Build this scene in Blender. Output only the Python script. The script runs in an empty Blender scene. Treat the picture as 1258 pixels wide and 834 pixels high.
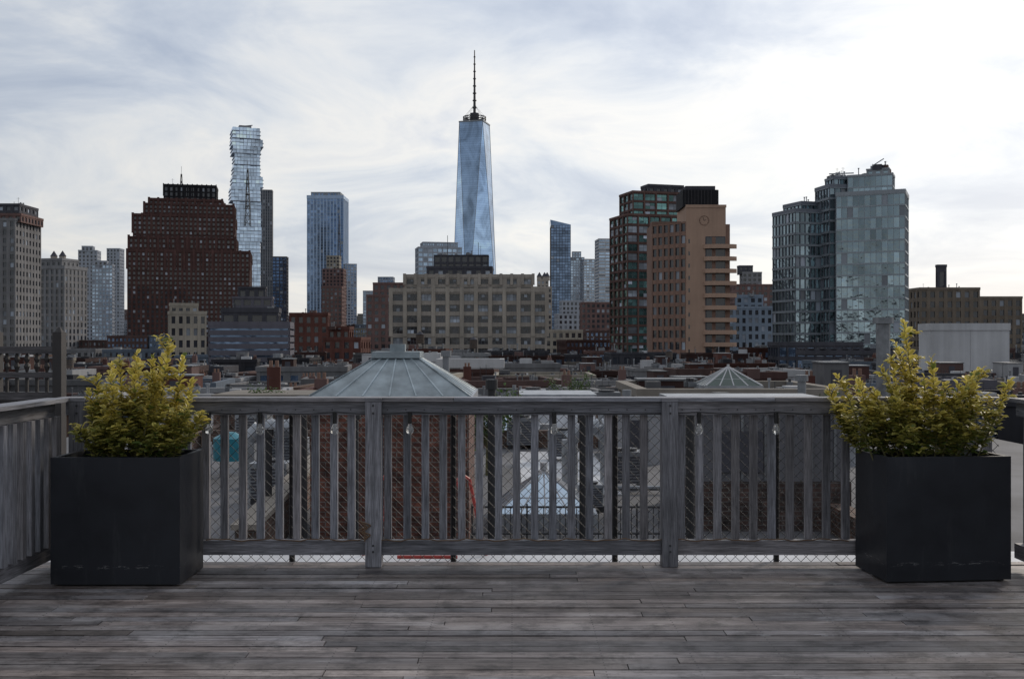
import bpy, math, random
from mathutils import Vector, Matrix
R = random.Random(7)
sc = bpy.context.scene
sc.view_settings.view_transform = 'Standard'
sc.view_settings.look = 'None'
sc.view_settings.exposure = 0
CAMZ = 1.48
F = 1300.0            # focal length in image pixels: metres at distance D = pixels * D / F
GROUND = -28.0
def wx(u, D): return (u-629.0)*D/F  # image column in pixels to world x
def wz(v, D): return CAMZ-(v-417.0)*D/F  # image row in pixels to world z

# ------------------------------------------------------------ materials
def newmat(name):
    m = bpy.data.materials.new(name); m.use_nodes = True
    nt = m.node_tree
    b = nt.nodes['Principled BSDF']
    return m, nt, b
def N(nt, t, **k):
    n = nt.nodes.new(t)
    for a, v in k.items(): setattr(n, a, v)
    return n
def mixc(nt, fac, a, b, mode='MIX'):
    n = nt.nodes.new('ShaderNodeMix'); n.data_type = 'RGBA'; n.blend_type = mode
    for sock, v in ((n.inputs[0], fac), (n.inputs[6], a), (n.inputs[7], b)):
        if hasattr(v, 'is_output'): nt.links.new(v, sock)
        elif isinstance(v, (int, float)): sock.default_value = v
        else: sock.default_value = (*v, 1) if len(v) == 3 else v
    return n.outputs[2]
def ramp(nt, fac, stops):
    n = nt.nodes.new('ShaderNodeValToRGB')
    el = n.color_ramp.elements
    while len(el) < len(stops): el.new(0.5)
    for e, (p, c) in zip(el, stops):
        e.position = p
        e.color = (c, c, c, 1) if isinstance(c, (int, float)) else (*c, 1)
    nt.links.new(fac, n.inputs[0])
    return n.outputs[0]
def noise(nt, vec, scale, detail=4, rough=0.55, dist=0.0):
    n = nt.nodes.new('ShaderNodeTexNoise')
    n.inputs['Scale'].default_value = scale; n.inputs['Detail'].default_value = detail
    n.inputs['Roughness'].default_value = rough; n.inputs['Distortion'].default_value = dist
    nt.links.new(vec, n.inputs['Vector']); return n.outputs['Fac']
def mapping(nt, vec, scale):
    n = nt.nodes.new('ShaderNodeMapping'); n.inputs['Scale'].default_value = scale
    nt.links.new(vec, n.inputs['Vector']); return n.outputs[0]
def attr(nt):
    n = nt.nodes.new('ShaderNodeAttribute'); n.attribute_name = 'Col'; return n.outputs['Color']
def bump(nt, b, h, strength, dist=0.01):
    n = nt.nodes.new('ShaderNodeBump'); n.inputs['Strength'].default_value = strength
    n.inputs['Distance'].default_value = dist
    nt.links.new(h, n.inputs['Height']); nt.links.new(n.outputs[0], b.inputs['Normal'])

def m_wall(name, col, var=0.35, rough=0.85, scale=0.12):
    m, nt, b = newmat(name)
    tc = N(nt, 'ShaderNodeTexCoord').outputs['Object']
    n1 = noise(nt, tc, scale, 6, 0.6)
    n2 = noise(nt, mapping(nt, tc, (1.2, 1.2, 0.06)), 1.0, 4, 0.6)
    f = ramp(nt, n1, [(0.3, 1-var), (0.7, 1+var*0.3)])
    g = ramp(nt, n2, [(0.3, 1-var*0.7), (0.6, 1.0)])
    c = mixc(nt, 1, col, f, 'MULTIPLY'); c = mixc(nt, 1, c, g, 'MULTIPLY'); c = mixc(nt, 1, c, attr(nt), 'MULTIPLY')
    nt.links.new(c, b.inputs['Base Color']); b.inputs['Roughness'].default_value = rough
    b.inputs['Specular IOR Level'].default_value = 0.25
    return m
def m_brick(name, c1, c2, mortar, scale=1.0):
    m, nt, b = newmat(name)
    uv = N(nt, 'ShaderNodeTexCoord').outputs['UV']
    br = N(nt, 'ShaderNodeTexBrick'); nt.links.new(uv, br.inputs['Vector'])
    br.inputs['Color1'].default_value = (*c1, 1); br.inputs['Color2'].default_value = (*c2, 1)
    br.inputs['Mortar'].default_value = (*mortar, 1); br.inputs['Scale'].default_value = scale
    br.inputs['Brick Width'].default_value = 0.215; br.inputs['Row Height'].default_value = 0.075
    br.inputs['Mortar Size'].default_value = 0.009; br.inputs['Bias'].default_value = -0.2
    n1 = noise(nt, uv, 2.5, 8, 0.75)
    f = ramp(nt, n1, [(0.38, 0.22), (0.62, 1.2)])
    c = mixc(nt, 1, br.outputs['Color'], f, 'MULTIPLY'); c = mixc(nt, 1, c, attr(nt), 'MULTIPLY')
    nt.links.new(c, b.inputs['Base Color']); b.inputs['Roughness'].default_value = 0.9
    bump(nt, b, br.outputs['Fac'], -0.6, 0.01)
    return m
def m_glass(name, col, metallic=0.0, rough=0.08, wob=0.15, spec=0.8):
    m, nt, b = newmat(name)
    tc = N(nt, 'ShaderNodeTexCoord').outputs['Object']
    c = mixc(nt, 1, col, attr(nt), 'MULTIPLY')
    if metallic > .5:
        g = noise(nt, mapping(nt, tc, (1, 1, .6)), .035, 5, .6, .8)
        c = mixc(nt, 1, c, ramp(nt, g, [(.38, .62), (.5, .95), (.62, 1.2)]), 'MULTIPLY')  # cloud reflections painted into the glass colour as soft mottling
    nt.links.new(c, b.inputs['Base Color'])
    b.inputs['Metallic'].default_value = metallic; b.inputs['Roughness'].default_value = rough
    b.inputs['Specular IOR Level'].default_value = spec
    bump(nt, b, noise(nt, tc, 0.35, 2), wob, 0.6)
    return m
def m_plain(name, col, rough=0.6, metallic=0.0, var=0.2, scale=3.0, bmp=0.0):
    m, nt, b = newmat(name)
    tc = N(nt, 'ShaderNodeTexCoord').outputs['Object']
    n1 = noise(nt, tc, scale, 5, 0.6)
    c = mixc(nt, 1, col, ramp(nt, n1, [(0.3, 1-var), (0.7, 1+var*0.4)]), 'MULTIPLY')
    c = mixc(nt, 1, c, attr(nt), 'MULTIPLY')
    nt.links.new(c, b.inputs['Base Color']); b.inputs['Roughness'].default_value = rough
    b.inputs['Metallic'].default_value = metallic
    if bmp: bump(nt, b, noise(nt, tc, scale*6, 5), bmp, 0.01)
    return m
def m_wood(name, dark, light, deck=False):
    m, nt, b = newmat(name)
    T = N(nt, 'ShaderNodeTexCoord'); uv = T.outputs['UV']; ob = T.outputs['Object']
    g1 = noise(nt, mapping(nt, uv, (2.2, 45, 1)), 1.0, 8, 0.65, 0.6)
    g2 = noise(nt, mapping(nt, uv, (8, 220, 1)), 1.0, 4, 0.6)
    c = mixc(nt, ramp(nt, g1, [(0.33, 0.0), (0.68, 1.0)]), dark, light)
    c = mixc(nt, 1, c, ramp(nt, g2, [(0.35, 0.5), (0.6, 1.12)]), 'MULTIPLY')
    big = noise(nt, mapping(nt, ob, (0.9, 2.2, 1)), 1.3, 7, 0.7, 0.4)
    if deck:
        c = mixc(nt, ramp(nt, big, [(0.46, 0.0), (0.68, 0.6)]), c, (0.50, 0.48, 0.49))
        sp = noise(nt, ob, 5, 8, 0.75)
        c = mixc(nt, 1, c, ramp(nt, sp, [(0.36, 0.4), (0.52, 1.0)]), 'MULTIPLY')
        scr = noise(nt, mapping(nt, ob, (3, 60, 1)), 1.0, 5, 0.7, 1.5)
        c = mixc(nt, ramp(nt, scr, [(0.60, 0.0), (0.68, 0.55)]), c, (0.58, 0.56, 0.57))
    else:
        c = mixc(nt, 1, c, ramp(nt, big, [(0.3, 0.6), (0.7, 1.25)]), 'MULTIPLY')
    c = mixc(nt, 1, c, attr(nt), 'MULTIPLY')
    nt.links.new(c, b.inputs['Base Color'])
    b.inputs['Specular IOR Level'].default_value = 0.4
    rr = ramp(nt, big, [(0.3, 0.42), (0.7, 0.7)]); nt.links.new(rr, b.inputs['Roughness'])
    bump(nt, b, g1, 0.4, 0.004)
    return m

W = {}
W['brown'] = m_wall('brown_brick_far', (0.100, 0.052, 0.046))
W['red'] = m_wall('red_brick_far', (0.14, 0.058, 0.046))
W['redpale'] = m_wall('red_brick_pale', (0.20, 0.125, 0.115))
W['tan'] = m_wall('tan_brick', (0.43, 0.29, 0.215), 0.15)
W['tan2'] = m_wall('tan_brick_dark', (0.25, 0.155, 0.12), 0.2)  # darker brown brick of the left wing, reused for trim
W['lime'] = m_wall('limestone_grey', (0.43, 0.385, 0.335), 0.3)
W['beige'] = m_wall('beige_stone', (0.40, 0.36, 0.30), 0.3)
W['grey'] = m_wall('grey_stone', (0.25, 0.25, 0.26), 0.3)
W['dgrey'] = m_wall('dark_grey_cladding', (0.08, 0.08, 0.095), 0.3)
W['lav'] = m_wall('lavender_grey_cladding', (0.14, 0.135, 0.16), 0.2)
W['bluegrey'] = m_wall('blue_grey_stone', (0.25, 0.31, 0.39), 0.2)
W['haze'] = m_wall('hazed_stone', (0.38, 0.41, 0.46), 0.15)  # distance haze mixed into the base colour: paler and bluer stone
W['white'] = m_wall('pale_stucco', (0.55, 0.555, 0.57), 0.25)
W['black'] = m_wall('black_cladding', (0.022, 0.022, 0.026), 0.3)
W['frame'] = m_wall('mullion_grey', (0.30, 0.33, 0.36), 0.15, 0.5)
W['steel'] = m_plain('dark_steel', (0.05, 0.05, 0.055), 0.5, 0.3)
W['roof'] = m_plain('roof_membrane', (0.13, 0.13, 0.14), 0.85, 0, 0.6, 0.35)
W['galv'] = m_plain('galvanised_metal', (0.36, 0.38, 0.41), 0.45, 0.5, 0.4, 2)
W['tankwood'] = m_plain('tank_wood', (0.10, 0.075, 0.06), 0.8, 0, 0.4, 3)
G = {}
G['win'] = m_glass('window_glass', (0.03, 0.035, 0.045), 0.0, 0.06, 0.05, 0.7)
G['lit'] = m_glass('window_blinds_and_glints', (0.36, 0.41, 0.48), 0.0, 0.3, 0.05)  # pale blinds, with blue-white window glints put into the same colour
G['cw'] = m_glass('curtain_glass_blue', (0.36, 0.47, 0.60), 0.85, 0.10, 0.12)
G['cwd'] = m_glass('curtain_glass_dark', (0.15, 0.22, 0.34), 0.8, 0.10, 0.12)
G['cwl'] = m_glass('curtain_glass_light', (0.55, 0.68, 0.84), 0.85, 0.08, 0.2)
G['teal'] = m_glass('curtain_glass_teal', (0.27, 0.35, 0.39), 0.85, 0.08, 0.25)
G['green'] = m_glass('curtain_glass_green', (0.12, 0.24, 0.23), 0.75, 0.08, 0.2)
G['wtc'] = m_glass('tower_glass', (0.40, 0.55, 0.76), 0.92, 0.08, 0.02)

# ------------------------------------------------------------ mesh builder
class MB:
    def __init__(s):
        s.v = []; s.f = []; s.m = []; s.c = []; s.uv = []; s.mats = []; s.fr = (0, 0, 0); s.smooth = []
    def frame(s, cx=0, cy=0, rot=0): s.fr = (cx, cy, rot)
    def mi(s, mat):
        if mat not in s.mats: s.mats.append(mat)
        return s.mats.index(mat)
    def T(s, p):
        cx, cy, r = s.fr
        if r: c, q = math.cos(r), math.sin(r); return (cx+p[0]*c-p[1]*q, cy+p[0]*q+p[1]*c, p[2])
        return (cx+p[0], cy+p[1], p[2])
    def poly(s, pts, mat, col=(1, 1, 1), uv=None, smooth=False, vcols=None):
        i = len(s.v); s.v += [s.T(p) for p in pts]
        s.f.append(tuple(range(i, i+len(pts)))); s.m.append(s.mi(mat)); s.smooth.append(smooth)
        s.c.append(vcols if vcols else [col]*len(pts))
        if uv is None:
            a = Vector(pts[1])-Vector(pts[0]); b_ = Vector(pts[-1])-Vector(pts[0])
            n = a.cross(b_)
            if abs(n.z) > 0.75*max(n.length, 1e-12): uv = [(p[0], p[1]) for p in pts]
            else:
                t = Vector((-n.y, n.x, 0)); t = t.normalized() if t.length > 1e-9 else Vector((1, 0, 0))
                uv = [(p[0]*t.x+p[1]*t.y, p[2]) for p in pts]
        s.uv.append(uv)
    def box(s, x0, x1, y0, y1, z0, z1, mat, col=(1, 1, 1), grain=None, taper=0):
        t = taper
        P = [(x0, y0, z0), (x1, y0, z0), (x1, y1, z0), (x0, y1, z0), (x0+t, y0+t, z1), (x1-t, y0+t, z1), (x1-t, y1-t, z1), (x0+t, y1-t, z1)]
        for q in ((0, 1, 5, 4), (1, 2, 6, 5), (2, 3, 7, 6), (3, 0, 4, 7), (4, 5, 6, 7), (3, 2, 1, 0)):
            pts = [P[k] for k in q]; uv = None
            if grain is not None:
                off = R.random()*50
                rng = [max(p[k] for p in pts)-min(p[k] for p in pts) for k in range(3)]
                o = [k for k in range(3) if k != grain]
                if rng[grain] < 1e-6: uv = [(p[o[0]]+off, p[o[1]]) for p in pts]
                else:
                    k2 = max(o, key=lambda k: rng[k]); uv = [(p[grain]+off, p[k2]+off) for p in pts]
            s.poly(pts, mat, col, uv)
    def tube(s, a, b, r, mat, col=(1, 1, 1), n=8, r2=None, caps=True):
        a = Vector(a); b = Vector(b); d = (b-a)
        if d.length < 1e-6: return
        d.normalize(); r2 = r if r2 is None else r2
        u = d.orthogonal().normalized(); w = d.cross(u)
        A = [a+(u*math.cos(t)+w*math.sin(t))*r for t in [2*math.pi*k/n for k in range(n)]]
        B = [b+(u*math.cos(t)+w*math.sin(t))*r2 for t in [2*math.pi*k/n for k in range(n)]]
        for k in range(n):
            j = (k+1) % n
            s.poly([tuple(A[k]), tuple(A[j]), tuple(B[j]), tuple(B[k])], mat, col, smooth=n > 5)
        if caps:
            s.poly([tuple(p) for p in reversed(A)], mat, col); s.poly([tuple(p) for p in B], mat, col)
    def path(s, pts, r, mat, col=(1, 1, 1), n=8):
        for a, b in zip(pts, pts[1:]): s.tube(a, b, r, mat, col, n)
    def facade(s, p, u, w, z0, z1, st, back=False):
        px, py = p; ux, uy = u; nx_, ny_ = uy, -ux   # outward normal
        def Q(a, d, z): return (px+ux*a+nx_*d, py+uy*a+ny_*d, z)
        h = z1-z0
        if back:
            s.poly([Q(0, 0, z0), Q(w, 0, z0), Q(w, 0, z1), Q(0, 0, z1)], st['wall'], st.get('vcol', (1, 1, 1))); return
        n = max(1, round(w/st['bay'])); m = max(1, round(h/st['fl']))
        cw = w/n; ch = h/m; pw = cw*st['pf']; sh = ch*st['sf']; d = -st['rec']
        wall = st['wall']; e = st.get('e', -0.06)
        tv = st.get('tv', 0.35)
        for j in range(m):
            za = z0+j*ch+sh*0.55; zb = z0+(j+1)*ch-sh*0.45
            rowk = R.uniform(0.85, 1.1)
            for i in range(n):
                a0 = i*cw+pw/2; a1 = (i+1)*cw-pw/2
                g = st['glass']; k = R.uniform(1-tv, 1+tv)*rowk
                if R.random() < st.get('lit', 0.12): g = G['lit']; k = R.uniform(0.3, 1.1)
                if st.get('mul', 1) > 1:
                    q = st['mul']
                    zm = za+(zb-za)*.52
                    for t in range(q):
                        b0 = a0+(a1-a0)*t/q+0.07; b1 = a0+(a1-a0)*(t+1)/q-0.07
                        for (zc, zd) in ((za+.05, zm-.05), (zm+.05, zb-.05)):
                            kk = k*R.uniform(0.6, 1.4); gg = G['lit'] if (R.random() < st.get('lit', .12)*.8) else g
                            s.poly([Q(b0, d, zc), Q(b1, d, zc), Q(b1, d, zd), Q(b0, d, zd)], gg, (kk, kk, kk))
                    fc = st.get('fc', .5)
                    s.poly([Q(a0, d-0.05, za), Q(a1, d-0.05, za), Q(a1, d-0.05, zb), Q(a0, d-0.05, zb)], W['frame'], (fc, fc, fc))
                else:
                    s.poly([Q(a0, d, za), Q(a1, d, za), Q(a1, d, zb), Q(a0, d, zb)], g, (k, k, k))
        vcol = st.get('vcol', (1, 1, 1)); hcol = st.get('hcol', (1, 1, 1))
        for i in range(n+1):
            a0 = max(0, i*cw-pw/2); a1 = min(w, i*cw+pw/2)
            s.poly([Q(a0, 0, z0), Q(a1, 0, z0), Q(a1, 0, z1), Q(a0, 0, z1)], wall, vcol)
            if i > 0: s.poly([Q(a0, d-.1, z0), Q(a0, 0, z0), Q(a0, 0, z1), Q(a0, d-.1, z1)], wall, vcol)
            if i < n: s.poly([Q(a1, 0, z0), Q(a1, d-.1, z0), Q(a1, d-.1, z1), Q(a1, 0, z1)], wall, vcol)
        for j in range(m+1):
            za = max(z0, z0+j*ch-sh*0.45); zb = min(z1, z0+j*ch+sh*0.55)
            swall = st.get('swall', wall)
            s.poly([Q(0, e, za), Q(w, e, za), Q(w, e, zb), Q(0, e, zb)], swall, hcol)
            s.poly([Q(0, e, zb), Q(w, e, zb), Q(w, d-.1, zb), Q(0, d-.1, zb)], swall, hcol)
            s.poly([Q(0, d-.1, za), Q(w, d-.1, za), Q(w, e, za), Q(0, e, za)], swall, hcol)
    def tier(s, w, d, z0, z1, st, par=1.0, back=True, ox=0, oy=0, capmat=None):
        x0, x1, y0, y1 = ox-w/2, ox+w/2, oy-d/2, oy+d/2
        s.facade((x0, y0), (1, 0), w, z0, z1, st)
        s.facade((x1, y0), (0, 1), d, z0, z1, st)
        s.facade((x1, y1), (-1, 0), w, z0, z1, st, back)
        s.facade((x0, y1), (0, -1), d, z0, z1, st)
        s.poly([(x0, y0, z1), (x1, y0, z1), (x1, y1, z1), (x0, y1, z1)], W['roof'])
        if par > 0:
            c = capmat or st['wall']; o = 0.12 if par < 1.5 else 0.25; t = min(0.4, w*0.1); vc = st.get('vcol', (1, 1, 1))
            s.box(x0-o, x1+o, y0-o, y0+t, z1, z1+par, c, vc); s.box(x0-o, x1+o, y1-t, y1+o, z1, z1+par, c, vc)
            s.box(x0-o, x0+t, y0+t, y1-t, z1, z1+par, c, vc); s.box(x1-t, x1+o, y0+t, y1-t, z1, z1+par, c, vc)
    def clutter(s, w, d, z, k=6, scale=1.0, tank=False):
        for _ in range(k):
            x = R.uniform(-w*.42, w*.42); y = R.uniform(-d*.42, d*.42); t = R.random()
            a = R.uniform(0.4, 1.5)*scale; q = R.uniform(.35, 1.0); qc = (q, q, q)
            if t < 0.3:
                s.box(x-a, x+a, y-a, y+a, z, z+a*R.uniform(.9, 1.8), R.choice([W['grey'], W['white'], W['galv'], W['redpale'], W['dgrey']]), qc)
            elif t < 0.6:
                s.tube((x, y, z), (x, y, z+a*1.8), 0.14*scale, W['galv'], qc); s.tube((x, y, z+a*1.8), (x, y, z+a*1.8+.3*scale), 0.26*scale, W['galv'], qc)
            elif t < 0.82:
                s.box(x-a*.6, x+a*.6, y-a*.4, y+a*.4, z+.3, z+.3+a*.8, W['galv'], qc); s.tube((x, y, z+.3+a*.8), (x, y, z+.45+a*.8), a*.33, W['steel'])
            else:
                s.tube((x, y, z), (x, y, z+a*3), 0.05*scale, W['steel'], n=5)
                s.tube((x-a*.5, y, z+a*2.7), (x+a*.5, y, z+a*2.7), 0.03*scale, W['steel'], n=4)
        if tank:
            x = R.uniform(-w*.25, w*.25); y = 0; r = 1.1*scale; zz = z+2*scale
            for sx in (-1, 1):
                for sy in (-1, 1): s.tube((x+sx*r*.65, y+sy*r*.65, z), (x+sx*r*.65, y+sy*r*.65, zz), .1*scale, W['steel'], n=5)
            s.tube((x, y, zz), (x, y, zz+2.4*scale), r, W['tankwood'], n=16)
            for q in range(4): s.tube((x, y, zz+.4+q*.6*scale), (x, y, zz+.48+q*.6*scale), r*1.02, W['steel'], n=16)
            s.tube((x, y, zz+2.4*scale), (x, y, zz+3.3*scale), r*1.08, W['dgrey'], n=16, r2=.05)
    def build(s, name, loc=(0, 0, 0), rot=0):
        me = bpy.data.meshes.new(name); me.from_pydata(s.v, [], s.f)
        for m in s.mats: me.materials.append(m)
        me.polygons.foreach_set('material_index', s.m)
        me.polygons.foreach_set('use_smooth', s.smooth)
        ca = me.color_attributes.new('Col', 'FLOAT_COLOR', 'CORNER')
        ca.data.foreach_set('color', [x for f in s.c for c in f for x in (c[0], c[1], c[2], 1.0)])
        uv = me.uv_layers.new(name='UVMap')
        uv.data.foreach_set('uv', [x for f in s.uv for c in f for x in (c[0], c[1])])
        me.update()
        o = bpy.data.objects.new(name, me); sc.collection.objects.link(o)
        o.location = loc; o.rotation_euler[2] = rot
        return o

def style(wall, glass='win', bay=3.5, fl=3.6, pf=.45, sf=.4, rec=.35, **k):
    d = dict(wall=W[wall], glass=G[glass], bay=bay, fl=fl, pf=pf, sf=sf, rec=rec); d.update(k); return d
occupied = []
def building(name, D, tiers, rot=0, extra=None, base=GROUND):
    """tiers: (left,right,top,style,ratio,[dD],[parapet]) stacked from the ground up"""
    mb = MB(); z0 = base; cx0 = None; th = math.radians(rot)
    info = []
    for t in tiers:
        l, r, top, st, ratio = t[:5]; dD = t[5] if len(t) > 5 else 0; par = t[6] if len(t) > 6 else 1.0
        d_ = D+dD
        A = (r-l)*d_/F
        w = A/(math.cos(th)+ratio*abs(math.sin(th))); dep = w*ratio
        cx = wx((l+r)/2, d_); cy = d_+dep/2*math.cos(th)+w/2*abs(math.sin(th))
        if cx0 is None: cx0, cy0 = cx, cy
        z1 = wz(top, d_)
        mb.frame(cx-cx0, cy-cy0, th)
        mb.tier(w, dep, z0, z1-par, st, par)
        info.append((cx-cx0, cy-cy0, w, dep, z1-par, th)); z0 = z1-par-.6
    if extra: extra(mb, info)
    i = info[0]; occupied.append((cx0, cy0, max(i[2], i[3])*.62))
    return mb.build(name, (cx0, cy0, 0))

# ------------------------------------------------------------ skyline
def antenna(mb, x, y, z0, z1, r, col=(1, 1, 1)):
    n = 8; h = z1-z0
    for k in range(n):
        a = z0+h*k/n; b = z0+h*(k+1)/n; ra = r*(1-k/n*.8); rb = r*(1-(k+1)/n*.8)
        cs = [(-1, -1), (1, -1), (1, 1), (-1, 1)]
        for q in range(4):
            p, s2 = cs[q], cs[(q+1) % 4]
            mb.tube((x+p[0]*ra, y+p[1]*ra, a), (x+p[0]*rb, y+p[1]*rb, b), .16+r*.06, W['steel'], col, 4)
            mb.tube((x+p[0]*ra, y+p[1]*ra, a), (x+s2[0]*rb, y+s2[1]*rb, b), .13+r*.03, W['steel'], col, 4)
    mb.tube((x, y, z1), (x, y, z1+h*.15), .15, W['steel'], col, 4)
    for k in range(3):
        zz = z0+h*(.35+.2*k); mb.tube((x-r*.9, y, zz), (x+r*.9, y, zz), .5, W['steel'], n=6)

sbrown = style('brown', bay=3.6, fl=3.9, pf=.5, sf=.42, rec=.5, lit=.16, hcol=(.72, .72, .72))
cx0d = wx((135+299)/2, 850)
def ex_deco(mb, I):
    cx, cy, w, d, z, th = I[-1]
    mb.frame(cx, cy, th); mb.clutter(w, d, z, 8, 2)
    for k in range(12):
        x = -w/2+w*k/11
        mb.box(x-.4, x+.4, -d/2-.8, -d/2-.2, z-8, z+2.5, W['black'])
    for I_ in I[:-1]:
        cx, cy, w, d, z, th = I_; mb.frame(cx, cy, th)
        n = int(w/7)
        for k in range(n+1):
            x = -w/2+w*k/n; mb.box(x-.9, x+.9, -d/2-.5, -d/2+.4, z-14, z+2.6, W['brown'], (1.15, 1.15, 1.15))
        n = int(d/7)
        for k in range(n+1):
            y = -d/2+d*k/n; mb.box(w/2-.4, w/2+.5, y-.9, y+.9, z-5, z+2.6, W['brown'])
    mb.frame()
    D = 850
    antenna(mb, wx(181, D)-cx0d, 45, wz(262, D), wz(193, D), 1.9)
    antenna(mb, wx(267, D)-cx0d, 55, wz(262, D), wz(184, D), 2.3)
building('deco_telephone_building', 850, [
    (135, 299, 306, sbrown, .7, 0, 2), (141, 282, 290, sbrown, .65, 6, 1.5), (148, 281, 262, sbrown, .6, 10, 2), (165, 281, 249, sbrown, .55, 14, 1.5), (174, 268, 243, sbrown, .5, 18, 2),
    (193, 262, 226, style('black', bay=4, fl=5, pf=.5, sf=.3), .6, 22, 2)], 12, ex_deco)

# stacked-box tower
def jenga():
    mb = MB(); D = 1150; rr = random.Random(3)
    zt = wz(158, D); z = GROUND; fh = 4.0
    W0 = 29; hold = 0
    mb.frame(0, 0, math.radians(20))
    while z < zt:
        f = (z-GROUND)/(zt-GROUND)
        if hold <= 0:
            a = .5 if f < .45 else (1.6 if f < .72 else 3.4)
            hold = rr.choice([3, 4]) if f < .72 else rr.choice([2, 3, 4])
            sx0 = W0/2+1+rr.uniform(-a, a); sx1 = W0/2+1+rr.uniform(-a, a); sy0 = W0/2+rr.uniform(-a, a)
        hold -= 1
        h = fh
        mb.box(-sx0, sx1, -sy0, W0/2, z, z+.55, W['white'], (1.0, 1.08, 1.18))
        n = 8; rk = rr.uniform(.75, 1.2)
        for q in range(n):
            a0 = -sx0+.6+(sx1+sx0-1.2)*q/n; a1 = -sx0+.6+(sx1+sx0-1.2)*(q+1)/n-.3
            c = rr.uniform(.8, 1.2)*rk; rec = rr.choice([.4, .4, .4, 1.8])
            mb.box(a0, a1, -sy0+rec, -sy0+rec+.3, z+.55, z+h, G['cwl'], (c, c, c))
        mb.box(-sx0+.6, sx1-.6, -sy0+2.6, W0/2-1, z+.55, z+h, G['cwl'], (.9, .95, 1))
        z += h
    mb.box(-9, 10, -9, 8, z, z+1, W['white']); mb.box(-7, 6, -7, 6, z+1, z+4, W['grey'])
    mb.tube((-6, 0, z+4), (8, 0, z+6), .5, W['steel'], n=5)
    x = wx(296, D); occupied.append((x, D+18, 25))
    mb.build('stacked_glass_tower', (x, D+18, 0))
jenga()
building('slender_grey_tower', 1300, [(318, 334, 233, style('grey', bay=3, fl=3.8, pf=.5, sf=.15), 1)], 8)
building('dark_tower', 1250, [(333, 352, 315, style('dgrey', 'cwd', 4, 4, .25, .3), 1)], 5)
sfar = style('haze', bay=4, fl=4, pf=.5, sf=.4, rec=.4)
dk = dict(hcol=(.75, .74, .72), vcol=(.9, .88, .86), lit=.2)
building('grey_office_tower', 460, [(-70, 19, 268, style('grey', bay=3.2, fl=3.6, pf=.5, sf=.42, **dk), .8), (-62, 26, 262, style('redpale', bay=3.2, fl=3.6, **dk), .7, 2, 1), (-50, 24, 250, style('dgrey', fl=3), .7, 5)], 0,
         lambda mb, I: (mb.frame(*I[-1][:2], 0), mb.clutter(I[-1][2], 8, I[-1][4], 8, 1.5)))
def cupola(mb, I):
    cx, cy, w, d, z, th = I[-1]; mb.frame(cx, cy, th)
    for x in (-w*.3, w*.15, w*.38):
        mb.tube((x, -d*.2, z), (x, -d*.2, z+3), 2.0, W['lime'], n=10); mb.tube((x, -d*.2, z+3), (x, -d*.2, z+6.5), 2.3, W['dgrey'], n=10, r2=.1)
building('ornate_stone_building', 650, [(18, 90, 326, style('grey', bay=3.5, fl=4, pf=.5, sf=.35, hcol=(.9, .85, .8)), .7, 0, 2), (24, 84, 317, style('grey', bay=4, fl=4), .6, 4, 1.5)], -14, cupola)
building('stone_tower', 1150, [(92, 118, 307, sfar, 1), (98, 113, 302, sfar, 1)], 10)
building('glass_apartment_tower', 1000, [(107, 136, 324, style('haze', 'cw', 3, 3.6, .3, .35), 1), (112, 130, 320, sfar, 1)], 14)
building('stone_tower', 1300, [(131, 147, 305, sfar, 1)], 0)
building('stone_tower', 900, [(84, 97, 340, style('haze', fl=3.6), 1)], 0)
building('arched_window_building', 330, [(197, 249, 382, style('beige', bay=2.4, fl=3.8, pf=.5, sf=.4), .7), (203, 240, 372, style('beige', bay=2.4, fl=3), .5, 3)], 22,
         lambda mb, I: (mb.frame(*I[-1][:2], 0), mb.clutter(I[-1][2], 6, I[-1][4], 5, .8)))
slouv = style('lav', 'cwd', 30, 1.5, .02, .72, .25, e=.1)
def ex_l(mb, I):
    cx, cy, w, d, z, th = I[1]; mb.frame(cx, cy, th); mb.clutter(w, d, z, 10, 1.0)
    cx, cy, w, d, z, th = I[0]; mb.frame(cx, cy, th); mb.clutter(w, d, z, 12, .6)
building('louvered_building', 230, [(245, 353, 395, slouv, .8), (266, 340, 378, style('dgrey', bay=3, fl=2.6, pf=.3), .6, 3), (282, 333, 364, style('lav', bay=2, fl=2, pf=.3), .5, 5, .5), (290, 325, 352, style('dgrey', bay=2, fl=2), .5, 6, .4)], 8, ex_l)
building('red_brick_building', 380, [(352, 402, 384, style('red', bay=3, fl=3.6, pf=.5), .8), ], 5, lambda mb, I: (mb.frame(*I[-1][:2], 0), mb.clutter(I[-1][2], 8, I[-1][4], 6, .9)))
building('red_brick_building', 330, [(395, 450, 414, style('red', bay=2.8, fl=3.4, pf=.5), .8), (402, 432, 401, style('red', bay=2.8, fl=3.4), .6, 3)], -10, lambda mb, I: (mb.frame(*I[-1][:2], 0), mb.clutter(I[-1][2], 8, I[-1][4], 6, .9)))
building('blue_glass_tower', 1500, [(377, 422, 240, style('frame', 'cwd', 4.6, 4, .3, .12, .5, e=-.4, lit=.02, vcol=(1.4, 1.65, 2.0)), .9, 0, 5), (382, 418, 236, style('frame', 'cwd', 4.6, 4), .8, 5)], 0)
building('deco_stone_tower', 1250, [(396, 422, 330, style('redpale', bay=4, fl=4), .9), (401, 417, 314, style('beige', bay=4, fl=4), .9, 3)], 0,
         lambda mb, I: antenna(mb, I[-1][0]+7, I[-1][1], I[-1][4], I[-1][4]+50, 1.6))
building('glass_office_tower', 1500, [(421, 438, 324, style('haze', 'cwd', 4, 4, .3, .35), 1)], 8)
building('glass_office_tower', 1400, [(443, 466, 357, style('haze', 'cw', 4, 4, .3, .35), 1)], 8)
building('glass_office_tower', 1600, [(464, 483, 340, style('haze', 'cwd', 4, 4, .2, .35), 1)], 0)
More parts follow.
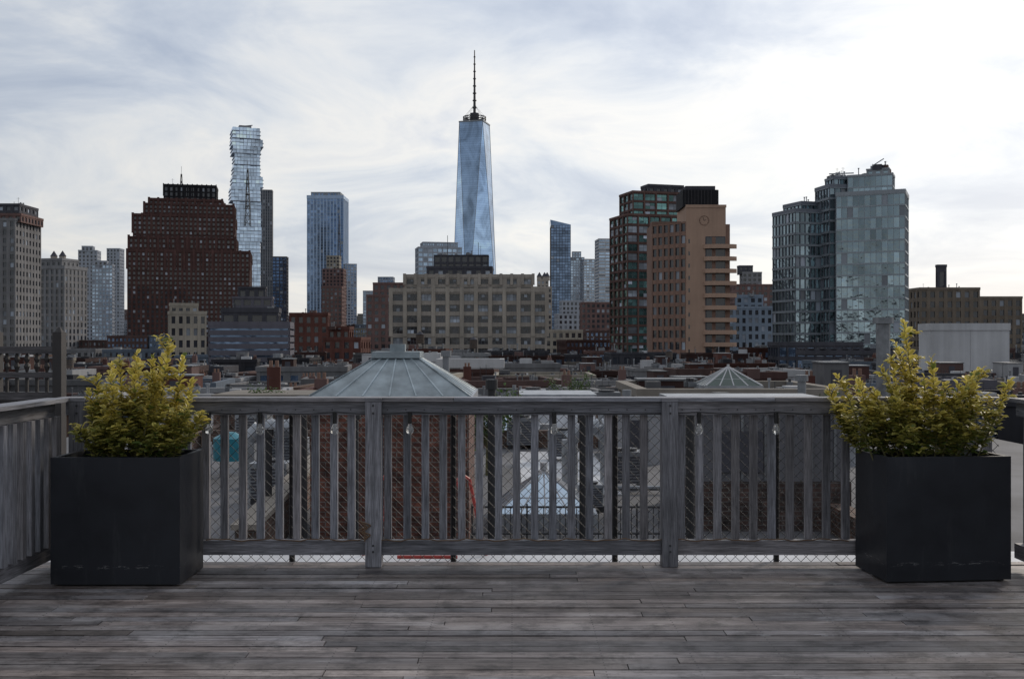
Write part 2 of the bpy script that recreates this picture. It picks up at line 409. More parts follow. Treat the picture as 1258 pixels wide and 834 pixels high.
building('red_brick_loft', 620, [(450, 500, 362, style('redpale', bay=4, fl=4), .8), (458, 505, 347, style('redpale', bay=4, fl=4), .8, 5)], 0)
building('red_brick_tower', 1000, [(395, 420, 352, style('redpale', bay=4, fl=4), .8)], 0)

# central loft building with setbacks
slime = style('lime', bay=5.6, fl=4.3, pf=.30, sf=.38, rec=.8, mul=3, lit=.2, tv=.4, hcol=(.9, .9, .9), fc=.55)
def ex_c(mb, I):
    cx, cy, w, d, z, th = I[1]; mb.frame(cx, cy, th)
    n = 12
    for k in range(n+1):
        x = -w/2+w*k/n; mb.box(x-.6, x+.6, -d/2-.4, -d/2+.4, z-3, z+1.7, W['lime'])
    cx, cy, w, d, z, th = I[0]; mb.frame(cx, cy, th)
    n = max(1, round(w/5.6))
    for k in range(n+1):
        x = -w/2+w*k/n; mb.box(x-.75, x+.75, -d/2-.32, -d/2+.4, z-18, z+1.75, W['lime'], (1.08, 1.08, 1.06))
    mb.clutter(w, d, z, 16, 1.0)
    cx, cy, w, d, z, th = I[-1]; mb.frame(cx, cy, th); mb.clutter(w, d, z, 14, 1.1)
    mb.tube((-6, 0, z), (-6, 0, z+9), .12, W['steel'], n=5); mb.tube((7, 0, z), (7, 0, z+6), .12, W['steel'], n=5)
building('setback_loft_building', 430, [(480, 672, 354, slime, .45, 0, 1.6), (497, 655, 337, slime, .5, 4, 1.4), (524, 605, 327, style('dgrey', bay=4, fl=3.4, pf=.5), .6, 9), (533, 600, 313, style('dgrey', bay=3, fl=3, pf=.3, sf=.3), .5, 12, .4)], 0, ex_c)
building('glass_slab_building', 900, [(507, 567, 303, style('haze', 'cw', 4, 4, .2, .35), .6), (514, 562, 297, style('haze', 'cw', 2, 3), .6, 5)], 12)

# ---- tall faceted tower
def wtc():
    mb = MB(); D = 1885; th = math.radians(30); H = wz(152, D); zb = GROUND+60; a = 30.5
    sq = lambda r, t0, z: [(r*math.cos(t0+k*math.pi/2), r*math.sin(t0+k*math.pi/2), z) for k in range(4)]
    ra = a*math.sqrt(2)
    b = sq(ra, th+math.pi/4, zb); t = sq(a, th+math.pi/2, H)
    g0 = sq(ra, th+math.pi/4, GROUND)
    nf = 88
    def lerp(p, q, f): return tuple(p[i]+(q[i]-p[i])*f for i in range(3))
    for k in range(4):
        j = (k+1) % 4
        mb.poly([g0[k], g0[j], b[j], b[k]], G['wtc'])
        for f in range(nf):
            f0, f1 = f/nf, (f+1)/nf
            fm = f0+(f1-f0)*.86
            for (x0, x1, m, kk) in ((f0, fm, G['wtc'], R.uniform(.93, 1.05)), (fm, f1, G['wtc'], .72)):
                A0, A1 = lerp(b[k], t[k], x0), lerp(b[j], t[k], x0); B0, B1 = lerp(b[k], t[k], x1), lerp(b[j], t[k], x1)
                mb.poly([A0, A1, B1, B0] if x1 < .9999 else [A0, A1, t[k]], m, (kk*1.2,)*3)  # upright facets: brighter light put into the tint
                kd = kk*.66  # inverted facets: shade put into the tint for facet contrast
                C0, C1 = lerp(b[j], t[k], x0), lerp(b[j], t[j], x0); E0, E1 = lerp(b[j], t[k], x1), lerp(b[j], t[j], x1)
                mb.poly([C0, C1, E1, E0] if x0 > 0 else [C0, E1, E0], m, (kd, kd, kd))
    mb.poly(t, W['grey'])
    for k in range(4):
        j = (k+1) % 4; mb.tube(b[k], t[k], .5, W['frame'], n=4); mb.tube(b[j], t[k], .5, W['frame'], n=4)
        mb.tube(t[k], t[j], 1.6, W['frame'], n=4)
    for zz in (H+3, H+7, H+11):
        for k in range(24):
            p = [(20*math.cos(2*math.pi*q/24), 20*math.sin(2*math.pi*q/24), zz) for q in (k, k+1)]
            mb.tube(p[0], p[1], 1.0, W['steel'], n=4)
            if zz < H+10: mb.tube(p[0], (p[1][0], p[1][1], zz+4), .55, W['steel'], n=4)
    for k in range(8):
        c, s_ = math.cos(k*math.pi/4), math.sin(k*math.pi/4)
        mb.tube((20*c, 20*s_, H), (20*c, 20*s_, H+12), .6, W['steel'], n=4)
        mb.tube((20*c, 20*s_, H+10), (0, 0, H+34), .2, W['steel'], n=4)
    mb.tube((0, 0, H), (0, 0, H+18), 8, W['dgrey'], n=12)
    zt = wz(62, D); n = 9; zc = H+14
    for k in range(n):
        z0 = zc+(zt-zc)*k/n; z1 = zc+(zt-zc)*(k+1)/n
        mb.tube((0, 0, z0), (0, 0, z1), 2.6*(1-k/n*.7), W['steel'], n=8, r2=2.5*(1-(k+1)/n*.7)+.1)
        mb.tube((0, 0, z0), (0, 0, z0+1.8), 4.2*(1-k/n*.65), W['steel'], n=8)
    x = wx(583, D); occupied.append((x, D, 45)); mb.build('faceted_glass_skyscraper', (x, D, 0))
wtc()

def slant():
    mb = MB(); D = 1500; x0, x1 = wx(676, D), wx(702, D); c = (x0+x1)/2; w = (x1-x0)
    zt0, zt1 = wz(270, D), wz(276, D)
    st = style('dgrey', 'cwd', 4, 4, .12, .16, .3, lit=.02)
    mb.tier(w*.94, 40, GROUND, zt1-1, st, 0)
    mb.poly([(-w*.47, -20, zt1-1), (w*.47, -20, zt1-1), (w*.47, -20, zt1), (-w*.5, -20, zt0)], G['cwd'])
    mb.poly([(-w*.5, -20, zt0), (w*.47, -20, zt1), (w*.47, 20, zt1), (-w*.5, 20, zt0)], G['cwd'])
    mb.poly([(w*.47, -20, zt1-1), (w*.47, 20, zt1-1), (w*.47, 20, zt1), (w*.47, -20, zt1)], G['cwd'])
    mb.poly([(-w*.47, 20, zt1-1), (-w*.47, -20, zt1-1), (-w*.5, -20, zt0), (-w*.5, 20, zt0)], G['cwd'])
    occupied.append((c, D+20, 30)); mb.build('slanted_roof_glass_tower', (c, D+20, 0))
slant()
building('domed_stone_building', 800, [(655, 678, 352, style('lime', bay=3.5, fl=4), .8), (660, 674, 343, style('lime', bay=3, fl=3), .8, 3)], 0, cupola)
building('glass_office_tower', 1600, [(701, 718, 316, style('haze', 'cw', 4, 4, .25, .3), 1), (703, 714, 309, style('haze', 'cw', 4, 4), 1)], 0)
building('glass_office_tower', 1500, [(714, 737, 318, style('white', 'cw', 4, 4, .15, .4), 1)], 10)
building('striped_office_tower', 1350, [(733, 768, 293, style('white', 'cw', 8, 4, .08, .5, .4, e=.15), .9)], 5)
building('pale_stone_building', 850, [(682, 722, 385, sfar, .8), (688, 715, 369, style('haze', fl=4), .8, 4)], 8)
building('redbrick_apartment_building', 760, [(714, 756, 371, style('redpale', bay=3.4, fl=3.6), .8)], 0)
building('grey_warehouse', 560, [(670, 716, 405, style('beige', bay=3.4, fl=4), .8)], 0)

# green glass building
sgr = style('redpale', 'green', 4.4, 3.5, .13, .26, .5, mul=2, lit=.14, hcol=(.6, .55, .52), vcol=(.8, .75, .7), tv=.55)
building('green_glass_apartment_building', 400, [(754, 842, 262, sgr, .8, 0, .8), (765, 838, 234, sgr, .7, 4, .8), (790, 842, 226, style('dgrey', bay=3, fl=3), .5, 9)], 16,
         lambda mb, I: (mb.frame(I[1][0], I[1][1], I[1][5]), mb.clutter(I[1][2], I[1][3], I[1][4], 9, 1)))
# tan clock tower with balconies
def tan():
    mb = MB(); D = 290; xl, xm, xr = wx(806, D), wx(843, D), wx(897, D)
    zt = wz(253, D); z0 = GROUND; cx = (xl+xr)/2
    w = xr-xm; ox = (xm+xr)/2-cx
    mb.box(ox-w/2, ox+w/2-1.2, 0, 16, z0, zt, W['tan'])
    zt2 = wz(272, D)
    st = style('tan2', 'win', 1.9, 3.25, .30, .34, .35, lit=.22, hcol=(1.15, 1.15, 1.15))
    p0 = Vector((xl-cx, 9)); p1 = Vector((ox-w/2, 0.4)); u = (p1-p0); L = u.length; u.normalize()
    mb.facade((p0.x, p0.y), (u.x, u.y), L, z0, zt2, st)
    mb.poly([(p0.x, p0.y, zt2), (p1.x, p1.y, zt2), (p1.x, 20, zt2), (p0.x, 20, zt2)], W['roof'])
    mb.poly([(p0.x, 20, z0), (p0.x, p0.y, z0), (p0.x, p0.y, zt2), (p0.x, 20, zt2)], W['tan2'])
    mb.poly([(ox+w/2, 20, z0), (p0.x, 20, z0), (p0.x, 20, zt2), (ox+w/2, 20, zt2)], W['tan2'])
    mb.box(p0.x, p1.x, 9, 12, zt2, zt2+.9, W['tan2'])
    mb.box(ox-w/2-.6, ox+w/2-3.0, 2, 14, zt, wz(232, D), W['black']); mb.box(ox-w/2+.2, ox+w/2-3.6, 2.5, 13, wz(232, D), wz(227, D), W['dgrey'])
    for k in range(9): mb.tube((ox-w/2+k*.9, 1.9, zt+.5), (ox-w/2+k*.9, 1.9, wz(232, D)), .08, W['steel'], n=4)
    mb.tube((ox+w/2-2.5, 4, zt), (ox+w/2-2.5, 4, wz(231, D)), .12, W['steel'])
    mb.box(ox-w/2-.15, ox+w/2-1.05, -.15, .0, zt-.5, zt+.3, W['tan'])
    cxk, czk, rr = wx(865, D)-cx, wz(271, D), 1.3
    tc_ = (.62, .58, .55)
    for k in range(24):
        a, b = 2*math.pi*k/24, 2*math.pi*(k+1)/24
        mb.tube((cxk+rr*math.cos(a), -.04, czk+rr*math.sin(a)), (cxk+rr*math.cos(b), -.04, czk+rr*math.sin(b)), .05, W['tan2'], tc_, n=4)
        if k % 2 == 0: mb.tube((cxk+rr*.8*math.cos(a), -.04, czk+rr*.8*math.sin(a)), (cxk+rr*.95*math.cos(a), -.04, czk+rr*.95*math.sin(a)), .05, W['tan2'], tc_, n=4)
    mb.tube((cxk, -.08, czk), (cxk-.3, -.08, czk+.9), .05, W['dgrey'], n=4); mb.tube((cxk, -.08, czk), (cxk+.55, -.08, czk+.25), .06, W['dgrey'], n=4)
    zb = zt2-3; k = 0
    bx = ox+w/2-4.6
    while zb-3.35*k > z0:
        zz = zb-3.35*k-4.5; k += 1
        n = 10; P = []
        for q in range(n+1):
            t = math.pi*q/n
            P.append((bx+1.8-4.6*math.cos(t), -1.7*math.sin(t)-.02))
        for q in range(n):
            a, b = P[q], P[q+1]
            mb.poly([(a[0], a[1], zz), (b[0], b[1], zz), (b[0], b[1], zz+1.15), (a[0], a[1], zz+1.15)], W['tan'], (1.05, 1.05, 1.05), smooth=True)
            mb.poly([(b[0], .0, zz+1.1), (b[0], b[1], zz+1.1), (a[0], a[1], zz+1.1), (a[0], 0, zz+1.1)], W['tan2'])
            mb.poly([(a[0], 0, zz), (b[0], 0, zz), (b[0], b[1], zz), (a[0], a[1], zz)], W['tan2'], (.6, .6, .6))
        mb.poly([(bx-2.2, -.02, zz+1.15), (bx+3.3, -.02, zz+1.15), (bx+3.3, -.02, zz+3.35), (bx-2.2, -.02, zz+3.35)], W['dgrey'])
        mb.poly([(bx-1.9, -.03, zz+1.15), (bx+3.1, -.03, zz+1.15), (bx+3.1, -.03, zz+3.1), (bx-1.9, -.03, zz+3.1)], G['win'])
        mb.poly([(bx-.4, -.04, zz+1.15), (bx+.6, -.04, zz+1.15), (bx+.6, -.04, zz+3.2), (bx-.4, -.04, zz+3.2)], W['tan2'])
        mb.poly([(ox-w/2+.6, -.02, zz+1.5), (ox-w/2+1.0, -.02, zz+1.5), (ox-w/2+1.0, -.02, zz+2.6), (ox-w/2+.6, -.02, zz+2.6)], G['win'])
    mb.box(ox+w/2-1.2, ox+w/2, .3, 15, z0, zt-5, W['tan2'])
    occupied.append((cx, D+10, 16)); mb.build('clock_tower_apartment_building', (cx, D, 0))
tan()
building('blue_grey_building', 420, [(896, 954, 376, style('bluegrey', bay=2.6, fl=3.3, pf=.5, sf=.4), .6), (905, 940, 362, style('bluegrey', bay=3, fl=3), .5, 4)], -8, lambda mb, I: (mb.frame(*I[-1][:2], 0), mb.clutter(I[-1][2], 8, I[-1][4], 6, 1)))
building('brown_stone_building', 700, [(903, 951, 349, style('redpale', bay=3.5, fl=3.6), .7), (912, 936, 334, style('grey', bay=3, fl=3), .7, 4), (908, 925, 326, style('dgrey', bay=3, fl=3), .7, 6)], 0)
building('stone_tower', 900, [(943, 965, 352, style('haze', fl=3.6), .7)], 0)

# glass twin apartment towers
scw = style('frame', 'teal', 1.7, 3.5, .07, .14, .12, e=.05, lit=.05, tv=.3, hcol=(1.1, 1.15, 1.15))
scd = style('frame', 'teal', 2.0, 3.5, .10, .20, .25, e=.12, lit=.08, tv=.5, hcol=(.75, .78, .8), vcol=(.55, .55, .6))
def ex_g(mb, I):
    for q, kk in ((1, 10), (-1, 12)):
        cx, cy, w, d, z, th = I[q]; mb.frame(cx, cy, th); mb.clutter(w*.85, d*.85, z, kk, 1.0)
def ex_g2(mb, I):
    ex_g(mb, I)
    mb.frame(I[-1][0], I[-1][1], I[-1][5]); z = I[-1][4]
    mb.box(-1.6, 1.2, -2, 0, z, z+1.6, W['dgrey']); mb.tube((-1.5, -2, z+1.2), (1.8, -2, z+3.2), .16, W['galv'], n=6)
def ex_g3(mb, I):
    ex_g(mb, I)
    mb.frame(I[-1][0], I[-1][1], I[-1][5]); z = I[-1][4]
    mb.tube((0, -2, z), (0, -2, z+1.6), .2, W['galv']); mb.tube((-4.6, -2, z+1.4), (3.6, -2, z+1.9), .2, W['galv'], n=5)
building('glass_apartment_tower', 330, [(961, 1026, 256, scd, 1.0, 0, 1), (972, 1040, 247, scd, .7, 5, 1)], 18, ex_g)
building('glass_apartment_tower', 322, [(1012, 1066, 226, scd, .8, 6, 1), (1020, 1052, 217, scd, .8, 8, .5)], 10, ex_g3)
building('glass_apartment_tower', 318, [(1037, 1139, 232, scw, .8, 0, 1.2), (1048, 1110, 212, scw, .6, 5, .6), (1068, 1098, 206, style('frame', 'teal', 2, 2.4), .5, 6, .4)], -24, ex_g2)
dk2 = dict(hcol=(.45, .41, .37), vcol=(.5, .46, .42))
building('brown_loft_building', 400, [(1130, 1204, 353, style('lime', bay=3.4, fl=3.8, **dk2), .6), (1152, 1163, 325, style('dgrey', bay=6, fl=8), .6, 5)], 0, lambda mb, I: (mb.frame(I[0][0], I[0][1], 0), mb.clutter(I[0][2], 12, I[0][4], 12, 1)))
building('brown_loft_building', 430, [(1196, 1256, 364, style('lime', bay=3.4, fl=3.8, **dk2), .6)], 0)
building('pale_stucco_building', 150, [(1148, 1246, 397, style('white', bay=40, fl=60, pf=.995, sf=.995), .6)], -6)
building('glass_podium_building', 260, [(956, 1060, 420, style('dgrey', 'cwd', 2.4, 3.2, .2, .3), .5), (990, 1100, 430, style('dgrey', 'cwd', 2.4, 3.2), .4, -20)], 0, lambda mb, I: (mb.frame(*I[0][:2], 0), mb.clutter(I[0][2], 8, I[0][4], 10, .8)))
building('pale_rooftop_building', 130, [(475, 540, 434, style('white', bay=3, fl=3.4, pf=.6), .6), (537, 618, 441, style('white', bay=3, fl=3.4, pf=.6), .6, -12)], 0, lambda mb, I: (mb.frame(*I[0][:2], 0), mb.clutter(I[0][2], 5, I[0][4], 10, .5)))

# low-rise fill
rr = R
rows = [(54, 7, 482, 504), (74, 7.5, 470, 492), (98, 8, 460, 478), (126, 9, 452, 468), (160, 10, 446, 460), (205, 12, 440, 455), (270, 15, 433, 447), (350, 19, 424, 440), (470, 24, 416, 434), (640, 30, 404, 424), (900, 40, 392, 418), (1250, 55, 385, 412), (2100, 90, 378, 408)]
fillw = ['brown', 'red', 'redpale', 'grey', 'dgrey', 'beige', 'lime', 'white', 'bluegrey', 'lav', 'tan2', 'brown', 'dgrey', 'grey']
for D, bw, v0, v1 in rows:
    x = -D*.56
    while x < D*.56:
        w = bw*rr.uniform(.6, 1.4); dep = w*rr.uniform(.8, 1.3); cx = x+w/2; cy = D*rr.uniform(.95, 1.08)+dep/2; x += w*rr.uniform(1.0, 1.1)
        if any((cx-a)**2+(cy-b)**2 < (r+w*.5)**2 for a, b, r in occupied): continue
        z1 = wz(rr.uniform(v0, v1), D)
        wl = rr.choice(fillw if D < 600 else ['haze', 'grey', 'bluegrey', 'redpale', 'beige'])
        mb = MB(); c = rr.uniform(.4, .9); par = rr.uniform(.3, .9) if D < 300 else .9
        st = style(wl, rr.choice(['win', 'win', 'cwd']), rr.uniform(1.8, 3.0), rr.uniform(3.1, 3.8), rr.uniform(.4, .6), rr.uniform(.35, .5), .25, hcol=(c, c, c), vcol=(c, c, c))
        mb.tier(w, dep, GROUND, z1-par, st, par)
        sc_ = .32 if D < 80 else (.45 if D < 140 else (.65 if D < 300 else 1.3))
        mb.clutter(w, dep, z1-par, 20 if D < 220 else (10 if D < 400 else 3), sc_, tank=(rr.random() < .04 and 90 < D < 500))
        if D < 220 and rr.random() < .5:
            a = rr.uniform(.7, 1.5); h = rr.uniform(1.2, 2.3); q = rr.uniform(.35, .95); px_ = rr.uniform(-w*.25, w*.25)
            m_ = rr.choice([W['redpale'], W['grey'], W['white'], W['brown'], W['red']]); zz = z1-par
            mb.box(px_-a, px_+a, -dep*.1, dep*.25, zz, zz+h, m_, (q, q, q)); mb.box(px_-a-.08, px_+a+.08, -dep*.1-.08, dep*.25+.08, zz+h, zz+h+.1, W['galv'], (q*.8, q*.8, q*.8))
            mb.box(px_-.35, px_+.35, -dep*.1-.05, -dep*.1-.005, zz, zz+h*.8, W['dgrey'])
        if D < 220 and rr.random() < .6:     # brick chimney with pots
            px_ = rr.choice([-1, 1])*w*.42; zz = z1-par; h = rr.uniform(.8, 1.8)
            mb.box(px_-.35, px_+.35, -.3, .3, zz, zz+h, rr.choice([W['red'], W['brown'], W['redpale']]), (.9, .9, .9))
            for dx in (-.16, .16): mb.tube((px_+dx, 0, zz+h), (px_+dx, 0, zz+h+.35), .1, W['tan2'], n=8)
        mb.build('low_rise_building', (cx, cy, 0), math.radians(rr.choice([0, 0, 6, -5, 9])))

# ------------------------------------------------------------ ground
gm, nt, b = newmat('asphalt_ground')
tc = N(nt, 'ShaderNodeTexCoord').outputs['Object']
c = mixc(nt, ramp(nt, noise(nt, tc, .05, 6), [(.35, 0), (.65, 1)]), (.04, .04, .042), (.08, .08, .08)); nt.links.new(c, b.inputs['Base Color']); b.inputs['Roughness'].default_value = .9
mb = MB(); mb.poly([(-9000, -3000, GROUND), (9000, -3000, GROUND), (9000, 15000, GROUND), (-9000, 15000, GROUND)], gm); mb.build('ground')

# ------------------------------------------------------------ deck
DK = m_wood('weathered_deck_wood', (0.100, 0.083, 0.082), (0.31, 0.28, 0.28), True)
RW = m_wood('weathered_rail_wood', (0.155, 0.155, 0.172), (0.39, 0.385, 0.42))
DE = 7.04
mb = MB(); y = DE
while y > 1.2:
    bwid = .092; x = -3.6+R.uniform(-2, 0)
    while x < 3.9:
        L = R.choice([1.2, 1.8, 2.4, 3.0, 3.6]); k = R.uniform(.5, 1.2); w_ = R.uniform(.96, 1.08); z = R.uniform(-.004, .003)
        if R.random() < .12: k *= .7
        x0, x1 = max(x, -3.4), min(x+L, 3.7)
        if x1 > x0:
            mb.box(x0, x1-.005, y-bwid+.007, y, -.03+z, z, DK, (k*w_, k, k/w_), grain=0)
            nx = math.ceil(x0/.42)*.42
            while nx < x1-.03:
                for yy in (y-.022, y-bwid+.028): mb.tube((nx, yy, z+.0002), (nx, yy, z+.0008), .0038, W['steel'], n=6)
                nx += .42
        x += L
    y -= bwid
mb.box(-3.4, 3.7, DE+.001, DE+.03, -.2, -.004, DK, (.8, .8, .8), grain=0)
mb.box(-3.4, 3.7, 1.2, DE-.05, -.19, -.06, W['black'])
mb.build('wooden_deck')

# ------------------------------------------------------------ railing
def railing(L, posts):
    mb = MB()
    def tint():
        k = R.uniform(.6, 1.15); q = R.uniform(-.05, .05); return (k*(1+q), k, k*(1-q))
    x = 0
    while x < L:
        x2 = min(L, x+R.choice([2.1, 2.6, 3.0])); mb.box(x, x2-.003, -.05, .10, 1.075, 1.10, RW, tint(), grain=0); x = x2
    cuts = [0]+posts+[L]
    for a, b in zip(cuts, cuts[1:]):
        mb.box(a+.0535, b-.0535, -.02, .022, .985, 1.073, RW, tint(), grain=0)
        mb.box(a+.0535, b-.0535, -.03, .03, .07, .165, RW, tint(), grain=0)
        n = max(1, round((b-a)/.1215))
        for k in range(n):
            x = a+(b-a)*(k+.72)/n
            if x > b-.07: continue
            dx = R.uniform(-.004, .004)
            mb.box(x-.024+dx, x+.024+dx, .024, .060, .1655, .984, RW, tint(), grain=2)
            mb.tube((x, .022-.045, 1.02), (x, -.0215, 1.02), .005, W['steel'], n=6)
    for p in posts:
        mb.box(p-.052, p+.052, -.075, .03, -.0, 1.073, RW, tint(), grain=2)
        mb.box(p-.053, p+.053, -.076, -.0505, 1.0755, 1.1005, RW, (.9, .9, .9), grain=0)
        for z in (.1, .14, 1.0, 1.05): mb.tube((p, -.079, z), (p, -.074, z), .008, W['steel'], n=6)
    return mb
XL, XR = -2.98, 3.28
P = [wx(460.5, 6.97)-XL, wx(821, 6.97)-XL]
railing(XR-XL, [P[0]-1.93, P[0], P[1], P[1]+1.93]).build('wooden_railing', (XL, 6.96, 0))
railing(4.0, [1.9]).build('wooden_railing', (XL, 6.90, 0), math.radians(-90))
railing(4.0, [1.9]).build('wooden_railing', (XR, 6.90, 0), math.radians(-90))

# chain link fence behind the railing
CL = m_plain('fence_wire_black', (.025, .025, .028), .5, .3)
mb = MB(); s = .068; z0, z1 = -.12, 1.04; H = z1-z0; L = XR-XL
x = -H
while x < L:
    for d in (1, -1):
        xa, xb = (x, x+H) if d == 1 else (x+H, x)
        def cl(xq): return min(max(xq, 0), L)
        t0 = (cl(xa)-xa)/(xb-xa); t1 = (cl(xb)-xa)/(xb-xa)
        if t1 > t0: mb.tube((xa+(xb-xa)*t0, .003*d, z0+H*t0), (xa+(xb-xa)*t1, .003*d, z0+H*t1), .0021, CL, n=4, caps=False)
    x += s
for k in range(6):
    xx = .4+k*(L-.8)/5; mb.tube((xx, .03, -.25), (xx, .03, 1.05), .02, CL)
mb.tube((0, .0, 1.045), (L, .0, 1.045), .014, CL)
mb.tube((0, .0, z0), (L, .0, z0), .004, CL)
mb.build('chain_link_fence', (XL, 7.13, 0))

# ------------------------------------------------------------ string lights + cable
BG, nt, b = newmat('bulb_glass'); b.inputs['Base Color'].default_value = (.8, .8, .78, 1); b.inputs['Transmission Weight'].default_value = .85; b.inputs['Roughness'].default_value = .05
cabm = m_plain('rope_cable', (.16, .10, .06), .8); blk = m_plain('black_rubber', (.012, .012, .012), .5)
mb = MB(); xs = [wx(u, 6.9) for u in (255, 318, 410, 503, 681, 860, 955, 1040)]
for a, b_ in zip(xs, xs[1:]):
    pts = [(a+(b_-a)*t/8, 6.932, 1.005-.012*math.sin(math.pi*t/8)) for t in range(9)]; mb.path(pts, .003, blk, n=5)
for x in xs:
    mb.tube((x, 6.932, 1.0), (x, 6.932, .93), .013, blk)
    prof = [(.93, .012), (.915, .016), (.90, .023), (.885, .026), (.868, .021), (.857, .007)]
    for (za, ra), (zb, rb) in zip(prof, prof[1:]): mb.tube((x, 6.932, za), (x, 6.932, zb), ra, BG, n=12, r2=rb, caps=False)
mb.build('string_lights')
mb = MB(); pts = []
for k in range(90):
    x = -2.0+4.2*k/89; pts.append((x, 6.915-.006*math.sin(k*1.7), .172+.006*math.sin(k*.9)+.004*math.sin(k*2.3)))
mb.path(pts, .004, cabm, n=5)
pp = wx(460, 6.9)
for q in range(3): mb.path([(pp-.06+.02*math.sin(t)*q, 6.87, .17+.012*q+t*.01) for t in range(12)], .005, cabm, n=5)
mb.build('rope_cable')

# ------------------------------------------------------------ planters
PM, nt, b = newmat('charcoal_planter_metal')
tc = N(nt, 'ShaderNodeTexCoord').outputs['Object']
n1 = noise(nt, tc, 2.5, 8, .7); n2 = noise(nt, mapping(nt, tc, (1, 1, .15)), 14, 5, .7); n3 = noise(nt, tc, 60, 3)
sz = N(nt, 'ShaderNodeSeparateXYZ'); nt.links.new(tc, sz.inputs[0])
c = mixc(nt, ramp(nt, n1, [(.35, 0), (.7, 1)]), (.007, .009, .014), (.016, .019, .027))
c = mixc(nt, ramp(nt, n2, [(.58, 0), (.8, .4)]), c, (.06, .06, .065))
band = ramp(nt, sz.outputs[2], [(.0, 0.0), (.10, .0), (.115, 1.0), (.13, .0)])
n4 = noise(nt, mapping(nt, tc, (4, 4, 20)), 3, 6, .8)
c = mixc(nt, mixc(nt, 1, band, ramp(nt, n4, [(.56, 0), (.6, .6)]), 'MULTIPLY'), c, (.3, .3, .3))
nt.links.new(c, b.inputs['Base Color'])
nt.links.new(ramp(nt, n1, [(.3, .38), (.7, .65)]), b.inputs['Roughness']); bump(nt, b, n3, .05, .002)
soil = m_plain('soil', (.03, .02, .015), .95, 0, .5, 20, .6)
def planter(x0, x1, yf, dep, h, rot=0):
    mb = MB(); w = x1-x0; cx = (x0+x1)/2; cy = yf+dep/2; t = .03
    a, b_ = w/2, dep/2
    mb.box(-a, a, -b_, -b_+t, .012, h, PM); mb.box(-a, a, b_-t, b_, .012, h, PM)
    mb.box(-a, -a+t, -b_+t, b_-t, .012, h, PM); mb.box(a-t, a, -b_+t, b_-t, .012, h, PM)
    mb.poly([(-a+t, -b_+t, h-.06), (a-t, -b_+t, h-.06), (a-t, b_-t, h-.06), (-a+t, b_-t, h-.06)], soil)
    mb.box(-a+.03, a-.03, -b_+.03, b_-.03, .0, .0118, blk)
    o = mb.build('planter_box', (cx, cy, 0), rot)
    m = o.modifiers.new('b', 'BEVEL'); m.width = .004; m.segments = 2; m.limit_method = 'ANGLE'
planter(wx(62, 6.35), wx(221, 6.35), 6.35, .48, .772, 0)
planter(2.25, 3.04, 6.45, .46, .765, math.radians(5.0))

# ------------------------------------------------------------ shrubs
LM, nt, b = newmat('variegated_leaf')
b.inputs['Roughness'].default_value = .42; b.inputs['Specular IOR Level'].default_value = .4
ca = attr(nt); nt.links.new(ca, b.inputs['Base Color'])
tr = N(nt, 'ShaderNodeBsdfTranslucent'); nt.links.new(ca, tr.inputs['Color'])
ms = N(nt, 'ShaderNodeMixShader'); ms.inputs[0].default_value = .42
nt.links.new(b.outputs[0], ms.inputs[1]); nt.links.new(tr.outputs[0], ms.inputs[2]); nt.links.new(ms.outputs[0], nt.nodes['Material Output'].inputs['Surface'])
STM = m_plain('stem_bark', (.12, .11, .045), .8)
def leaf(mb, p, d, rr, size, mid, edge):
    d = d.normalized(); side = d.cross(Vector((rr.uniform(-.5, .5), rr.uniform(-.5, .5), 1))).normalized()
    up = side.cross(d).normalized()
    L = size; w = size*.31; fold = w*.3
    base = p; m1 = p+d*L*.38-up*fold*.2; m2 = p+d*L*.75-up*fold*.1; tip = p+d*L-up*L*.14
    l1 = m1+side*w+up*fold; r1 = m1-side*w+up*fold; l2 = m2+side*w*.85+up*fold*.7; r2 = m2-side*w*.85+up*fold*.7
    Z3 = [(0, 0)]*3; Z4 = [(0, 0)]*4
    mb.poly([tuple(base), tuple(m1), tuple(l1)], LM, vcols=[mid, mid, edge], uv=Z3)
    mb.poly([tuple(base), tuple(r1), tuple(m1)], LM, vcols=[mid, edge, mid], uv=Z3)
    mb.poly([tuple(m1), tuple(m2), tuple(l2), tuple(l1)], LM, vcols=[mid, mid, edge, edge], uv=Z4)
    mb.poly([tuple(r1), tuple(r2), tuple(m2), tuple(m1)], LM, vcols=[edge, edge, mid, mid], uv=Z4)
    mb.poly([tuple(m2), tuple(tip), tuple(l2)], LM, vcols=[mid, edge, edge], uv=Z3)
    mb.poly([tuple(r2), tuple(tip), tuple(m2)], LM, vcols=[edge, edge, mid], uv=Z3)
